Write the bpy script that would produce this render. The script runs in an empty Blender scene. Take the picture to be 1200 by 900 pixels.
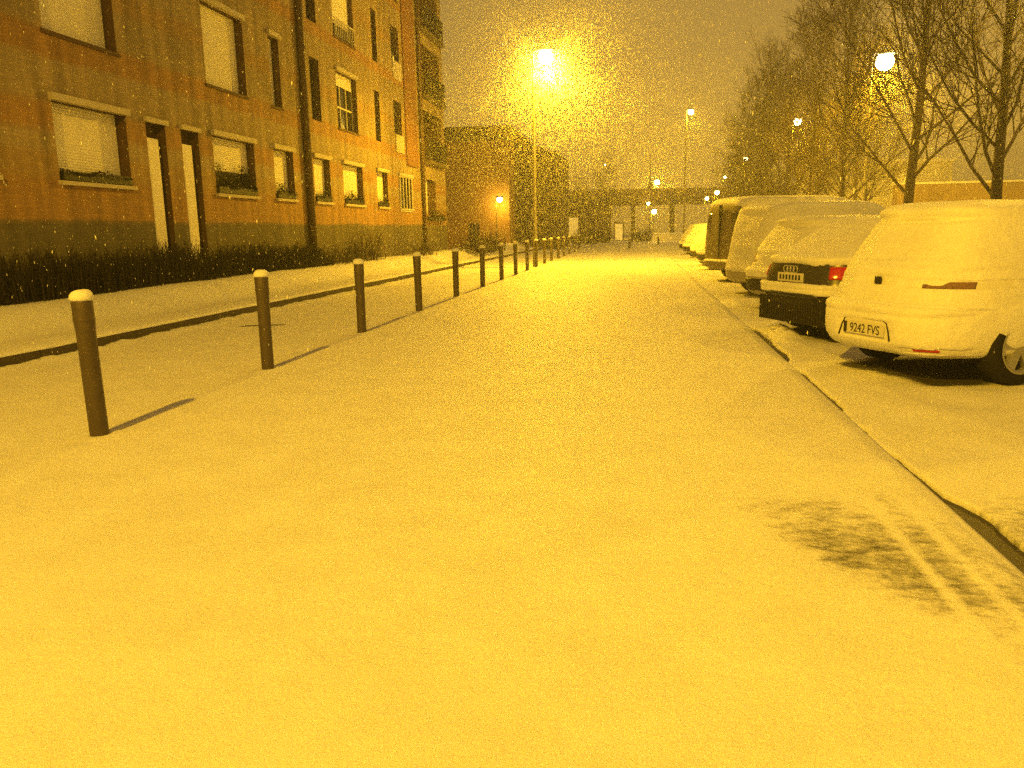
import bpy, bmesh, math, random
from mathutils import Vector, Matrix, noise

# ------------------------------------------------------------------ camera, light, exposure
scene = bpy.context.scene
C = scene.collection
R = math.radians
cam_d = bpy.data.cameras.new("camera")
cam = bpy.data.objects.new("camera", cam_d)
C.objects.link(cam)
cam_d.sensor_width = 36.0
cam_d.lens = 36.0 * 935.0 / 1200.0
cam_d.clip_start = 0.05
cam_d.clip_end = 1200
PITCH, YAW, ROLL = R(10.915), R(9.027), 0.018
cam.matrix_world = (Matrix.Translation((0, 0, 1.45)) @ Matrix.Rotation(YAW, 4, 'Z')
                    @ Matrix.Rotation(R(90) - PITCH, 4, 'X') @ Matrix.Rotation(-ROLL, 4, 'Z'))
scene.camera = cam

world = bpy.data.worlds.new("World")
scene.world = world
world.use_nodes = True
wn = world.node_tree.nodes; wl = world.node_tree.links
bg = wn['Background']
tc = wn.new('ShaderNodeTexCoord'); sp = wn.new('ShaderNodeSeparateXYZ')
cr = wn.new('ShaderNodeValToRGB')
wl.new(tc.outputs['Generated'], sp.inputs[0]); wl.new(sp.outputs['Z'], cr.inputs[0])
cr.color_ramp.elements[0].position = 0.0; cr.color_ramp.elements[0].color = (0.38, 0.212, 0.030, 1)
cr.color_ramp.elements[1].position = 0.75; cr.color_ramp.elements[1].color = (0.12, 0.074, 0.024, 1)
e = cr.color_ramp.elements.new(0.16); e.color = (0.27, 0.156, 0.032, 1)
e = cr.color_ramp.elements.new(0.36); e.color = (0.175, 0.106, 0.030, 1)
wl.new(cr.outputs[0], bg.inputs[0])
bg.inputs[1].default_value = 1.0

vs = scene.view_settings
vs.view_transform = 'Standard'; vs.look = 'None'; vs.exposure = 0.85; vs.gamma = 1.0
vs.use_curve_mapping = False
cy = scene.cycles
cy.use_light_tree = True
cy.max_bounces = 5; cy.diffuse_bounces = 3; cy.glossy_bounces = 2; cy.transmission_bounces = 2
cy.volume_bounces = 0; cy.transparent_max_bounces = 6
cy.sample_clamp_indirect = 3.0
cy.volume_step_rate = 4.0; cy.volume_max_steps = 64
cy.use_denoising = False
SODIUM = (1.0, 0.545, 0.016)

# ------------------------------------------------------------------ helpers
def link_mesh(name, verts, faces, mat, parent=None, smooth=False):
    me = bpy.data.meshes.new(name)
    me.from_pydata([tuple(v) for v in verts], [], faces)
    me.update()
    o = bpy.data.objects.new(name, me)
    C.objects.link(o)
    if mat: me.materials.append(mat)
    if parent: o.parent = parent
    if smooth:
        for p in me.polygons: p.use_smooth = True
    return o

class MB:
    def __init__(s): s.v = []; s.f = []
    def box(s, x0, x1, y0, y1, z0, z1):
        n = len(s.v)
        s.v += [(x0,y0,z0),(x1,y0,z0),(x1,y1,z0),(x0,y1,z0),(x0,y0,z1),(x1,y0,z1),(x1,y1,z1),(x0,y1,z1)]
        s.f += [(n,n+3,n+2,n+1),(n+4,n+5,n+6,n+7),(n,n+1,n+5,n+4),(n+1,n+2,n+6,n+5),(n+2,n+3,n+7,n+6),(n+3,n,n+4,n+7)]
    def quad(s, a, b, c, d):
        n = len(s.v); s.v += [a,b,c,d]; s.f.append((n,n+1,n+2,n+3))
    def tube(s, pts, rad, k=6, cap=True):
        prev = None; n0 = len(s.v)
        for i, p in enumerate(pts):
            p = Vector(p)
            if i == 0: d = Vector(pts[1]) - p
            elif i == len(pts)-1: d = p - Vector(pts[i-1])
            else: d = Vector(pts[i+1]) - Vector(pts[i-1])
            d.normalize()
            u = d.cross(Vector((0.31,0.92,0.17))) if prev is None else prev - d*prev.dot(d)
            if u.length < 1e-5: u = d.cross(Vector((1,0,0)))
            u.normalize(); prev = u; w = d.cross(u)
            r = rad[i] if isinstance(rad, (list, tuple)) else rad
            for j in range(k):
                a = 2*math.pi*j/k
                s.v.append(tuple(p + u*(math.cos(a)*r) + w*(math.sin(a)*r)))
        for i in range(len(pts)-1):
            for j in range(k):
                a = n0+i*k+j; b = n0+i*k+(j+1)%k
                s.f.append((a, b, b+k, a+k))
        if cap:
            s.f.append(tuple(n0+j for j in reversed(range(k))))
            m = n0+(len(pts)-1)*k
            s.f.append(tuple(m+j for j in range(k)))
    def lathe(s, prof, cx=0, cy_=0, k=24):
        n0 = len(s.v)
        for r, z in prof:
            for j in range(k):
                a = 2*math.pi*j/k
                s.v.append((cx+math.cos(a)*r, cy_+math.sin(a)*r, z))
        for i in range(len(prof)-1):
            for j in range(k):
                a = n0+i*k+j; b = n0+i*k+(j+1)%k
                s.f.append((a, b, b+k, a+k))
        s.f.append(tuple(n0+j for j in reversed(range(k))))
        m = n0+(len(prof)-1)*k
        s.f.append(tuple(m+j for j in range(k)))
    def build(s, name, mat, parent=None, smooth=False):
        return link_mesh(name, s.v, s.f, mat, parent, smooth)

def tag(o, label=None, cat=None, group=None, kind=None):
    if label: o['label'] = label
    if cat: o['category'] = cat
    if group: o['group'] = group
    if kind: o['kind'] = kind
    return o

def empty(name, loc, label, cat, group=None, rz=0.0):
    o = bpy.data.objects.new(name, None); C.objects.link(o)
    o.location = loc; o.rotation_euler = (0, 0, rz); o.empty_display_size = 0.3
    return tag(o, label, cat, group)

def copy_tree(o, parent=None):
    c = o.copy(); C.objects.link(c)
    if parent: c.parent = parent
    for ch in [x for x in C.objects if x.parent == o]:
        copy_tree(ch, c)
    return c

def auto_smooth(o, ang=40):
    me = o.data
    for p in me.polygons: p.use_smooth = True
    try: me.set_sharp_from_angle(angle=R(ang))
    except Exception: pass

def nm(name):
    m = bpy.data.materials.new(name); m.use_nodes = True
    nt = m.node_tree
    return m, nt.nodes, nt.links, nt.nodes['Principled BSDF']

def flat(name, col, rough=0.6, metal=0.0, var=0.0, vscale=8.0, bump=0.0, bscale=60.0, spec=0.4):
    m, n, l, b = nm(name)
    b.inputs['Base Color'].default_value = (*col, 1)
    b.inputs['Roughness'].default_value = rough
    b.inputs['Metallic'].default_value = metal
    b.inputs['Specular IOR Level'].default_value = spec
    if var > 0:
        t = n.new('ShaderNodeTexCoord'); no = n.new('ShaderNodeTexNoise')
        no.inputs['Scale'].default_value = vscale; no.inputs['Detail'].default_value = 5
        l.new(t.outputs['Object'], no.inputs['Vector'])
        mx = n.new('ShaderNodeMix'); mx.data_type = 'RGBA'
        mx.inputs['A'].default_value = (*[c*(1-var) for c in col], 1)
        mx.inputs['B'].default_value = (*[min(1, c*(1+var)) for c in col], 1)
        l.new(no.outputs[0], mx.inputs['Factor']); l.new(mx.outputs['Result'], b.inputs['Base Color'])
    if bump > 0:
        t = n.new('ShaderNodeTexCoord'); no = n.new('ShaderNodeTexNoise')
        no.inputs['Scale'].default_value = bscale; no.inputs['Detail'].default_value = 4
        l.new(t.outputs['Object'], no.inputs['Vector'])
        bp = n.new('ShaderNodeBump'); bp.inputs['Strength'].default_value = bump; bp.inputs['Distance'].default_value = 0.02
        l.new(no.outputs[0], bp.inputs['Height']); l.new(bp.outputs[0], b.inputs['Normal'])
    return m

def snow_material(name='snow', bare=False, under=(0.05,0.045,0.04)):
    m, n, l, b = nm(name)
    b.inputs['Roughness'].default_value = 0.55
    b.inputs['Specular IOR Level'].default_value = 0.35
    t = n.new('ShaderNodeTexCoord')
    a1 = n.new('ShaderNodeTexNoise'); a1.inputs['Scale'].default_value = 2.2; a1.inputs['Detail'].default_value = 8; a1.inputs['Roughness'].default_value = 0.65
    a2 = n.new('ShaderNodeTexNoise'); a2.inputs['Scale'].default_value = 150; a2.inputs['Detail'].default_value = 3; a2.inputs['Roughness'].default_value = 0.8
    for a in (a1, a2): l.new(t.outputs['Object'], a.inputs['Vector'])
    a3 = n.new('ShaderNodeTexNoise'); a3.inputs['Scale'].default_value = 17; a3.inputs['Detail'].default_value = 6; a3.inputs['Roughness'].default_value = 0.7
    l.new(t.outputs['Object'], a3.inputs['Vector'])
    mr = n.new('ShaderNodeValToRGB')
    mr.color_ramp.elements[0].position = 0.25; mr.color_ramp.elements[0].color = (0.76,0.75,0.76,1)
    mr.color_ramp.elements[1].position = 0.72; mr.color_ramp.elements[1].color = (0.90,0.90,0.92,1)
    l.new(a1.outputs[0], mr.inputs[0])
    gr = n.new('ShaderNodeValToRGB')
    gr.color_ramp.elements[0].position = 0.30; gr.color_ramp.elements[0].color = (0.70,0.69,0.69,1)
    gr.color_ramp.elements[1].position = 0.60; gr.color_ramp.elements[1].color = (1,1,1,1)
    l.new(a2.outputs[0], gr.inputs[0])
    mul = n.new('ShaderNodeMix'); mul.data_type = 'RGBA'; mul.blend_type = 'MULTIPLY'; mul.inputs['Factor'].default_value = 1
    l.new(mr.outputs[0], mul.inputs['A']); l.new(gr.outputs[0], mul.inputs['B'])
    col = mul.outputs['Result']
    bp = n.new('ShaderNodeBump'); bp.inputs['Strength'].default_value = 0.55; bp.inputs['Distance'].default_value = 0.012
    l.new(a2.outputs[0], bp.inputs['Height'])
    bp2 = n.new('ShaderNodeBump'); bp2.inputs['Strength'].default_value = 0.13; bp2.inputs['Distance'].default_value = 0.08
    l.new(a1.outputs[0], bp2.inputs['Height']); l.new(bp.outputs[0], bp2.inputs['Normal'])
    bp3 = n.new('ShaderNodeBump'); bp3.inputs['Strength'].default_value = 0.30; bp3.inputs['Distance'].default_value = 0.03
    l.new(a3.outputs[0], bp3.inputs['Height']); l.new(bp2.outputs[0], bp3.inputs['Normal'])
    l.new(bp3.outputs[0], b.inputs['Normal'])
    # scattered frost crystals: small facets that are glossier than the rest
    vo = n.new('ShaderNodeTexVoronoi'); vo.inputs['Scale'].default_value = 45
    l.new(t.outputs['Object'], vo.inputs['Vector'])
    if bare:
        at = n.new('ShaderNodeAttribute'); at.attribute_name = 'bare'
        mp = n.new('ShaderNodeMapping'); mp.inputs['Scale'].default_value = (9, 15, 9); mp.inputs['Rotation'].default_value = (0,0,R(-8))
        l.new(t.outputs['Object'], mp.inputs['Vector'])
        n3 = n.new('ShaderNodeTexNoise'); n3.inputs['Scale'].default_value = 1.0; n3.inputs['Detail'].default_value = 7; n3.inputs['Roughness'].default_value = 0.8
        l.new(mp.outputs[0], n3.inputs['Vector'])
        ad = n.new('ShaderNodeMath'); ad.operation = 'ADD'
        l.new(n3.outputs[0], ad.inputs[0]); l.new(at.outputs['Fac'], ad.inputs[1])
        rp = n.new('ShaderNodeMapRange'); rp.interpolation_type = 'SMOOTHSTEP'
        rp.inputs['From Min'].default_value = 0.76; rp.inputs['From Max'].default_value = 1.24
        l.new(ad.outputs[0], rp.inputs['Value'])
        mx = n.new('ShaderNodeMix'); mx.data_type = 'RGBA'
        l.new(rp.outputs[0], mx.inputs['Factor']); l.new(col, mx.inputs['A'])
        mx.inputs['B'].default_value = (*under, 1)
        col = mx.outputs['Result']
    l.new(col, b.inputs['Base Color'])
    return m

SNOW = snow_material()
SNOWG = snow_material('snow_ground', bare=True)
ASPH = flat('wet_asphalt', (0.035,0.03,0.026), 0.5, var=0.3, bump=0.4, bscale=120)
KERB = flat('dark_kerb_stone', (0.06,0.045,0.035), 0.8, var=0.4, vscale=6, bump=0.5, bscale=50)
STEEL = flat('bollard_metal', (0.085,0.065,0.048), 0.5, 0.3, var=0.3, vscale=14, bump=0.15, bscale=90)
POLE = flat('lamp_pole_metal', (0.22,0.20,0.17), 0.45, 0.5, var=0.15)
BLACK = flat('black_rubber', (0.012,0.011,0.011), 0.8, spec=0.2)
DARKP = flat('dark_plastic', (0.02,0.018,0.017), 0.55, spec=0.3)
RIM = flat('rim_alloy', (0.35,0.34,0.33), 0.4, 0.6)
GLASS = flat('dark_glass', (0.02,0.02,0.022), 0.12, spec=0.6)
RED = flat('red_lens', (0.42,0.008,0.006), 0.15, spec=0.7)
REDD = flat('snow_dusted_red_lens', (0.17,0.095,0.08), 0.7, var=0.8, vscale=38, bump=0.6, bscale=60)
PLATE = flat('plate_white', (0.55,0.53,0.48), 0.5)
PLATEK = flat('plate_black', (0.02,0.02,0.02), 0.6)
CHROME = flat('chrome', (0.6,0.6,0.58), 0.3, 0.8)
BARK = flat('bark', (0.045,0.032,0.023), 0.9, var=0.4, vscale=20)
TWIG = flat('twig_bark', (0.050,0.035,0.025), 0.9)
HEDGE = flat('dark_hedge_twigs', (0.022,0.017,0.012), 0.95)
LEAF = flat('dark_leaf', (0.028,0.024,0.014), 0.8, var=0.4, vscale=40)
SHUT = flat('cream_shutter', (0.80,0.75,0.62), 0.6, var=0.12, vscale=3)
TRIM = flat('cream_trim', (0.52,0.46,0.35), 0.7, var=0.1)
FRAMEW = flat('white_frame', (0.62,0.58,0.48), 0.5)
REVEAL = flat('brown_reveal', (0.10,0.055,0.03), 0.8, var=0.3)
PIPE = flat('brown_pipe', (0.085,0.05,0.028), 0.5, var=0.2)

def emit(name, col, s):
    m, n, l, b = nm(name)
    b.inputs['Base Color'].default_value = (0.8,0.8,0.8,1)
    b.inputs['Emission Color'].default_value = (*col, 1)
    b.inputs['Emission Strength'].default_value = s
    return m
LAMPGLOW = emit('sodium_lamp_glass', (1.0, 0.78, 0.24), 60)
FARGLOW = emit('far_lamp_glass', (1.0, 0.80, 0.30), 22)
WINGLOW = emit('lit_window', (1.0, 0.58, 0.08), 0.35)

# ------------------------------------------------------------------ the ground
def sstep(a, b, x):
    t = max(0.0, min(1.0, (x-a)/(b-a))); return t*t*(3-2*t)

def graded(a, b, step0, step1, near):
    out = [a]; x = a
    while x < b:
        d = abs(x-near); st = step0 + (step1-step0)*min(1, d/40.0)**1.0
        x += st; out.append(min(x, b))
    return out

def heightfield(name, xs, ys, fz, mat, fbare=None, skirt=0.3):
    nx, ny = len(xs), len(ys)
    v = []; bare = []
    for y in ys:
        for x in xs:
            v.append((x, y, fz(x, y)))
            if fbare: bare.append(fbare(x, y))
    f = [(j*nx+i, j*nx+i+1, (j+1)*nx+i+1, (j+1)*nx+i) for j in range(ny-1) for i in range(nx-1)]
    base = len(v)
    ring = [i for i in range(nx)] + [j*nx+nx-1 for j in range(1, ny)] + [(ny-1)*nx+i for i in range(nx-2, -1, -1)] + [j*nx for j in range(ny-2, 0, -1)]
    for r in ring:
        x, y, z = v[r]; v.append((x, y, z-skirt)); bare.append(1.0)
    k = len(ring)
    for a in range(k):
        b_ = (a+1) % k
        f.append((ring[b_], ring[a], base+a, base+b_))
    o = link_mesh(name, v, f, mat, None, True)
    if fbare:
        at = o.data.attributes.new('bare', 'FLOAT', 'POINT')
        at.data.foreach_set('value', bare[:len(v)])
    return tag(o, kind='structure')

link_mesh('ground', [(-240,-240,-0.45),(240,-240,-0.45),(240,240,-0.45),(-240,240,-0.45)], [(0,1,2,3)], SNOW)['kind'] = 'structure'

GX0, GX1 = -7.5, 1.66
def und(x, y):
    return 0.007*noise.noise(Vector((x*0.55, y*0.3, 0.3))) + 0.0016*noise.noise(Vector((x*2.3, y*1.7, 4.1))) + 0.0012*noise.noise(Vector((x*11, y*9, 7.7)))
def edge_right(y):   # raggedness of the plaza's right edge
    return 0.03*noise.noise(Vector((y*1.3, 3.3, 0)))
def gut_w(y):
    w = 0.0
    j = 0.018*noise.noise(Vector((y*3.0, 0.7, 0))) + 0.010*noise.noise(Vector((y*11.0, 2.7, 0)))
    w = max(w, (0.16 + j)*sstep(4.95, 4.25, y))
    w = max(w, (0.065 + 0.8*j)*sstep(5.70, 5.35, y)*sstep(4.4, 4.5, y))
    w = max(w, (0.075 + 1.2*j)*sstep(8.9, 8.5, y)*sstep(6.6, 6.95, y))
    w = max(w, (0.12 + 1.5*j)*sstep(12.6, 12.1, y)*sstep(9.0, 9.6, y))
    w = max(w, (0.05 + 1.5*j)*sstep(6.25, 6.15, y)*sstep(5.95, 6.05, y))
    return w
def pave_z(x, y):
    z = und(x, y)
    z -= 0.07*sstep(-3.95, -4.45, x)
    # low snow piled against the far kerb of the lane
    z += 0.045*sstep(-7.15, -7.48, x)*(0.55+0.9*noise.noise(Vector((y*2.6, 9.1, 0)))+0.5*noise.noise(Vector((y*9, 1.1, 0))))
    z -= 0.046*sstep(1.52, 1.66, x)
    for (px, py) in BOLL:
        d = math.hypot(x-px, y-py)
        if d < 0.25: z += 0.014*math.exp(-((d-0.11)/0.05)**2)
    return z
def pave_bare(x, y):
    b = 0.0
    # thin trampled patch by the right kerb in the foreground
    cx = 0.98 + 0.16*noise.noise(Vector((x*1.5, y*1.5, 1.0)))
    du = ((x-1.06)*0.5-(y-3.52)*0.87)/1.05; dv = (x-1.06)*0.87+(y-3.52)*0.5; dv = dv/(0.85 if dv > 0 else 0.40)
    d = math.sqrt(du*du+dv*dv)+0.25*noise.noise(Vector((x*3,y*3,0)))
    b = max(b, 0.54*sstep(1.5, 0.1, d))
    b = max(b, 0.36*sstep(0.85, 0.15, abs(x-1.36)/0.5)*sstep(1.6, 2.6, y)*sstep(5.2, 4.2, y))
    for tx in (1.24, 1.40):
        b -= 0.22*sstep(0.035, 0.01, abs(x-tx-0.02*noise.noise(Vector((y*2,tx,0)))))*sstep(4.6, 4.2, y)
    dx = (x-0.845)/0.10; dy = (y-3.46)/0.06
    b = max(b, 0.62*sstep(1.3, 0.0, math.sqrt(dx*dx+dy*dy)))
    dx = (x-0.985)/0.08; dy = (y-3.36)/0.045
    b = max(b, 0.60*sstep(1.3, 0.0, math.sqrt(dx*dx+dy*dy)))
    # two short dark strips in the lane
    dx = (x+6.31-0.6*(y-12.72)/1.0*0.2)/0.36; dy = (y-12.72-0.30*(x+6.31))/0.10
    if abs(dx) < 1.3 and abs(dy) < 1.6: b = max(b, 0.85*sstep(1.15, 0.8, abs(dx))*sstep(1.5, 0.5, abs(dy)))
    dx = (x+5.25)/0.26; dy = (y-17.2-0.35*(x+5.25))/0.10
    if abs(dx) < 1.3 and abs(dy) < 1.6: b = max(b, 0.5*sstep(1.2, 0.8, abs(dx))*sstep(1.5, 0.5, abs(dy)))
    return b
BOLL = [(-3.96,5.24),(-4.00,8.12),(-4.02,11.25),(-4.01,14.4),(-4.05,17.7),(-4.05,20.85),(-4.02,23.7),(-4.0,26.4),(-3.98,29.1),
        (-3.98,31.7),(-3.98,34.6),(-4.0,37.6),(-3.98,40.7),(-4.0,44.2),(-4.0,47.6),(-4.0,51.4),(-4.0,55.6)]
xs = []
x = GX0
while x < GX1:
    xs.append(x)
    x += 0.045 if (x > 0.2 or x < -7.0 or -4.5 < x < -3.8) else 0.09
xs.append(GX1)
ys = graded(-6, 0.6, 0.5, 0.5, 0)[:-1] + graded(0.6, 14, 0.035, 0.16, 2.0)[:-1] + graded(14, 62, 0.12, 0.9, 14)[:-1] + [62, 75, 95, 130]
heightfield('pavement', xs, ys, pave_z, SNOWG, pave_bare)

# trench along the kerb: bare wet asphalt strip
mb = MB(); mb.box(1.50, 2.6, -6, 130, -0.40, -0.085); mb.build('gutter', ASPH)['kind'] = 'structure'
PX1 = 9.5
us = [0, 0.004, 0.01, 0.02, 0.035, 0.05, 0.07, 0.1, 0.13, 0.17, 0.21, 0.26, 0.32, 0.4, 0.5, 0.6, 0.7, 0.8, 0.9, 1.0]
ys2 = graded(-6, 0.8, 0.5, 0.5, 0)[:-1] + graded(0.8, 14, 0.035, 0.2, 2.0)[:-1] + graded(14, 62, 0.2, 0.9, 14)[:-1] + [62, 75, 95, 130]
pv = []; pb = []
def park_z(x, y):
    z = -0.050 + und(x, y)
    z += 0.03*noise.noise(Vector((x*1.6, y*1.6, 8.0)))*sstep(1.8, 2.4, x)
    # ploughed clods in front of the second car
    d = math.hypot((x-1.98)/0.22, (y-11.35)/0.9)
    z += 0.15*sstep(1.2, 0.2, d)*(0.7+0.9*noise.noise(Vector((x*6, y*5, 0))))
    d = math.hypot((x-1.95)/0.25, (y-16.4)/1.1)
    z += 0.08*sstep(1.2, 0.2, d)*(0.7+0.9*noise.noise(Vector((x*6, y*5, 0))))
    return z
def park_bare(x, y):
    b = 0.46*sstep(1.1, 0.3, math.hypot((x-2.05)/0.75, (y-3.7)/1.5))
    b = max(b, 0.25*sstep(0.5, 0.1, x-1.72)*sstep(7.5, 5.5, y))
    # dry ground sheltered below the parked cars
    for (cx_, cy_, hw) in SHELTER:
        fx, fy = math.sin(TH), math.cos(TH)
        a = (x-cx_)*fx + (y-cy_)*fy; c_ = (x-cx_)*fy - (y-cy_)*fx
        b = max(b, 0.95*sstep(0.12, 0.40, a)*sstep(hw+0.05, hw-0.22, abs(c_)))
    return b
TH = R(64)
CS = 1.09
CARS = [(2.22,8.30),(1.98,11.25),(2.2,14.7),(2.2,18.0),(2.15,22.9),(2.3,29.0),(2.3,32.4),(2.4,40.0),(2.5,46.0)]
SHELTER = [(cx_, cy_, 0.84) for cx_, cy_ in CARS]
for y in ys2:
    x0 = GX1 - 0.006 + gut_w(y)
    for u in us:
        x = x0 + (PX1-x0)*u*(0.35+0.65*u)
        z = park_z(x, y)-0.008*sstep(0.02, 0.0, x-x0)
        pv.append((x, y, z)); pb.append(park_bare(x, y))
nx = len(us)
pf = [(j*nx+i, j*nx+i+1, (j+1)*nx+i+1, (j+1)*nx+i) for j in range(len(ys2)-1) for i in range(nx-1)]
base = len(pv)
for j in range(len(ys2)):
    x, y, z = pv[j*nx]; pv.append((x, y, -0.2)); pb.append(1.0)
for j in range(len(ys2)-1):
    pf.append((j*nx, (j+1)*nx, base+j+1, base+j))
o = link_mesh('parking_strip', pv, pf, SNOWG, None, True); o['kind'] = 'structure'
o.data.attributes.new('bare', 'FLOAT', 'POINT').data.foreach_set('value', pb)

# low verge below the trees, and the open snow beyond
def verge_z(x, y):
    return 0.06 + 0.05*noise.noise(Vector((x*0.5, y*0.5, 2))) + 0.9*sstep(11, 20, x)
heightfield('verge', [9.5+0.8*i for i in range(40)], [-6+2.0*i for i in range(68)], verge_z, SNOW)

# building side pavement: kerb face, flat walk, bank rising to the hedge
mb = MB()
y = -6.0
while y < 130:
    y1 = y + (1.0 if y < 60 else 10)
    mb.box(-7.66, -7.50, y+0.006, y1-0.006, -0.40, 0.085+0.004*noise.noise(Vector((y*3.1,0,0))))
    y = y1
mb.build('kerb', KERB)['kind'] = 'structure'
def bank_z(x, y):
    z = 0.125 + 0.014*noise.noise(Vector((x*1.5, y*0.9, 5))) + 0.006*noise.noise(Vector((x*8, y*6, 5)))
    z += 0.36*sstep(-8.3, -9.35, x) + 0.03*noise.noise(Vector((x*0.9, y*0.35, 1)))*sstep(-7.7, -8.5, x)
    z -= 0.03*sstep(-7.56, -7.492, x)
    return z
heightfield('bank', [-10.02+0.12*i for i in range(21)]+[-7.52,-7.495], graded(-6, 20, 0.5, 0.12, 20)[:-1] + graded(20, 60, 0.15, 0.9, 20)[:-1] + [60, 80, 130], bank_z, SNOW, skirt=0.03)

# ------------------------------------------------------------------ apartment building
def facade_material():
    m, n, l, b = nm('banded_brick_facade')
    t = n.new('ShaderNodeTexCoord'); s = n.new('ShaderNodeSeparateXYZ')
    l.new(t.outputs['Object'], s.inputs[0])
    big = n.new('ShaderNodeTexNoise'); big.inputs['Scale'].default_value = 0.8; big.inputs['Detail'].default_value = 5
    l.new(t.outputs['Object'], big.inputs['Vector'])
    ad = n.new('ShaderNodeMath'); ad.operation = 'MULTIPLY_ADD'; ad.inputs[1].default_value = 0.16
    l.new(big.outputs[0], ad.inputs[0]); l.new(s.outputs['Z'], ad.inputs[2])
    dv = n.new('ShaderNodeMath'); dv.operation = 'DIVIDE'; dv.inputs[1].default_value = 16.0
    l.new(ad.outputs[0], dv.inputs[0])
    r = n.new('ShaderNodeValToRGB')
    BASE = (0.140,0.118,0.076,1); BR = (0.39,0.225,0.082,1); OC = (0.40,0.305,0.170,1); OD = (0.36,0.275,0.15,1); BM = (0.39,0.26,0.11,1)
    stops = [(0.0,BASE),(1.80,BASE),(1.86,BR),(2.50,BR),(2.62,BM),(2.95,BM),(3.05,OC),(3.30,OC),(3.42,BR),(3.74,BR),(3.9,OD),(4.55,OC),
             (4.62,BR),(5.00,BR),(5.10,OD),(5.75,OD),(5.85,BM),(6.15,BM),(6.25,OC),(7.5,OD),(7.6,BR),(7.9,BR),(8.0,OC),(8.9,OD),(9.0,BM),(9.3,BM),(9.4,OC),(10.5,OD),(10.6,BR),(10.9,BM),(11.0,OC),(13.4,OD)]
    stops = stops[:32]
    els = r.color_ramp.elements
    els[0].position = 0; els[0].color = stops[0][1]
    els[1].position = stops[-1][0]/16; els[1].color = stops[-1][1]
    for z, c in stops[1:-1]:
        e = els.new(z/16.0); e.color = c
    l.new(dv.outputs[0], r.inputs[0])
    # brick grain and vertical damp streaks
    mp = n.new('ShaderNodeMapping'); mp.inputs['Rotation'].default_value = (R(90), 0, R(90))
    l.new(t.outputs['Object'], mp.inputs['Vector'])
    br = n.new('ShaderNodeTexBrick'); br.inputs['Scale'].default_value = 1.0
    br.inputs['Brick Width'].default_value = 0.25; br.inputs['Row Height'].default_value = 0.07; br.inputs['Mortar Size'].default_value = 0.006
    br.inputs['Color1'].default_value = (1,1,1,1); br.inputs['Color2'].default_value = (0.80,0.80,0.80,1); br.inputs['Mortar'].default_value = (0.72,0.74,0.76,1)
    sc = n.new('ShaderNodeCombineXYZ'); l.new(s.outputs['Y'], sc.inputs[0]); l.new(s.outputs['Z'], sc.inputs[1])
    l.new(sc.outputs[0], br.inputs['Vector'])
    st = n.new('ShaderNodeTexNoise'); st.inputs['Scale'].default_value = 1.0; st.inputs['Detail'].default_value = 6
    mp2 = n.new('ShaderNodeMapping'); mp2.inputs['Scale'].default_value = (1, 3.2, 0.45)
    l.new(t.outputs['Object'], mp2.inputs['Vector']); l.new(mp2.outputs[0], st.inputs['Vector'])
    sr = n.new('ShaderNodeMapRange'); sr.inputs['From Min'].default_value = 0.3; sr.inputs['From Max'].default_value = 0.7
    sr.inputs['To Min'].default_value = 0.62; sr.inputs['To Max'].default_value = 1.18
    l.new(st.outputs[0], sr.inputs['Value'])
    m1 = n.new('ShaderNodeMix'); m1.data_type = 'RGBA'; m1.blend_type = 'MULTIPLY'; m1.inputs['Factor'].default_value = 0.8
    l.new(r.outputs[0], m1.inputs['A']); l.new(br.outputs[0], m1.inputs['B'])
    m2 = n.new('ShaderNodeMix'); m2.data_type = 'RGBA'; m2.blend_type = 'MULTIPLY'; m2.inputs['Factor'].default_value = 1
    l.new(m1.outputs['Result'], m2.inputs['A']); l.new(sr.outputs[0], m2.inputs['B'])
    l.new(m2.outputs['Result'], b.inputs['Base Color'])
    b.inputs['Roughness'].default_value = 0.85
    return m
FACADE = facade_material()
PILASTER = flat('red_brown_render', (0.21,0.105,0.05), 0.85, var=0.2, vscale=2)
CONC = flat('dark_concrete', (0.12,0.095,0.065), 0.9, var=0.3, vscale=1.5)
XF = -10.0
# openings: (y0, y1, z0, z1, kind)
OPEN = []
cols0 = [(9.4,11.55,'half'),(13.0,15.05,'shut'),(18.35,20.45,'slat'),(21.6,22.9,'slatdark'),(24.4,25.75,'shut2'),(26.95,28.95,'shut'),(30.6,31.95,'shut2'),(33.5,35.5,'bars')]
for a, b_, k in cols0: OPEN.append((a, b_, 2.43, 3.80, k))
OPEN += [(15.70,16.40,0.55,3.76,'door'),(17.00,17.72,0.55,3.76,'door')]
cols1 = [(9.4,11.5,'shut'),(13.0,15.0,'shut'),(18.3,20.3,'shut'),(21.75,22.4,'shut2'),(24.55,25.3,'dark'),(26.75,28.75,'glass'),(30.75,31.35,'dark'),(33.2,34.3,'darkbox')]
for f_ in range(0, 4):
    for i, (a, b_, k) in enumerate(cols1):
        if f_ > 0 and i == 5: k = 'rail'
        if f_ > 1: k = 'shut'
        z0 = 4.93 + 2.93*f_
        OPEN.append((a, b_, z0 + (0.55 if k == 'darkbox' else 0), z0+1.86, k))
BALC = []
for f_ in range(0, 4): BALC.append((37.9, 41.3, 4.75+2.93*f_, 7.05+2.93*f_))
OPEN2 = [(o_[0], o_[1], o_[2], o_[3]) for o_ in OPEN] + BALC + [(37.9, 39.8, 2.3, 3.9), ]
bld = empty('apartment_building', (0,0,0), 'long banded brick apartment block with cream roller shutters on the left', 'building')
YB0, YB1, ZTOP = 4.0, 42.0, 16.6
ysb = sorted(set([YB0, YB1] + [v for o_ in OPEN2 for v in o_[:2]]))
zsb = sorted(set([-0.3, ZTOP] + [v for o_ in OPEN2 for v in o_[2:4]]))
vi = {}; V = []; F = []
def vid(p):
    if p not in vi: vi[p] = len(V); V.append(p)
    return vi[p]
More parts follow.
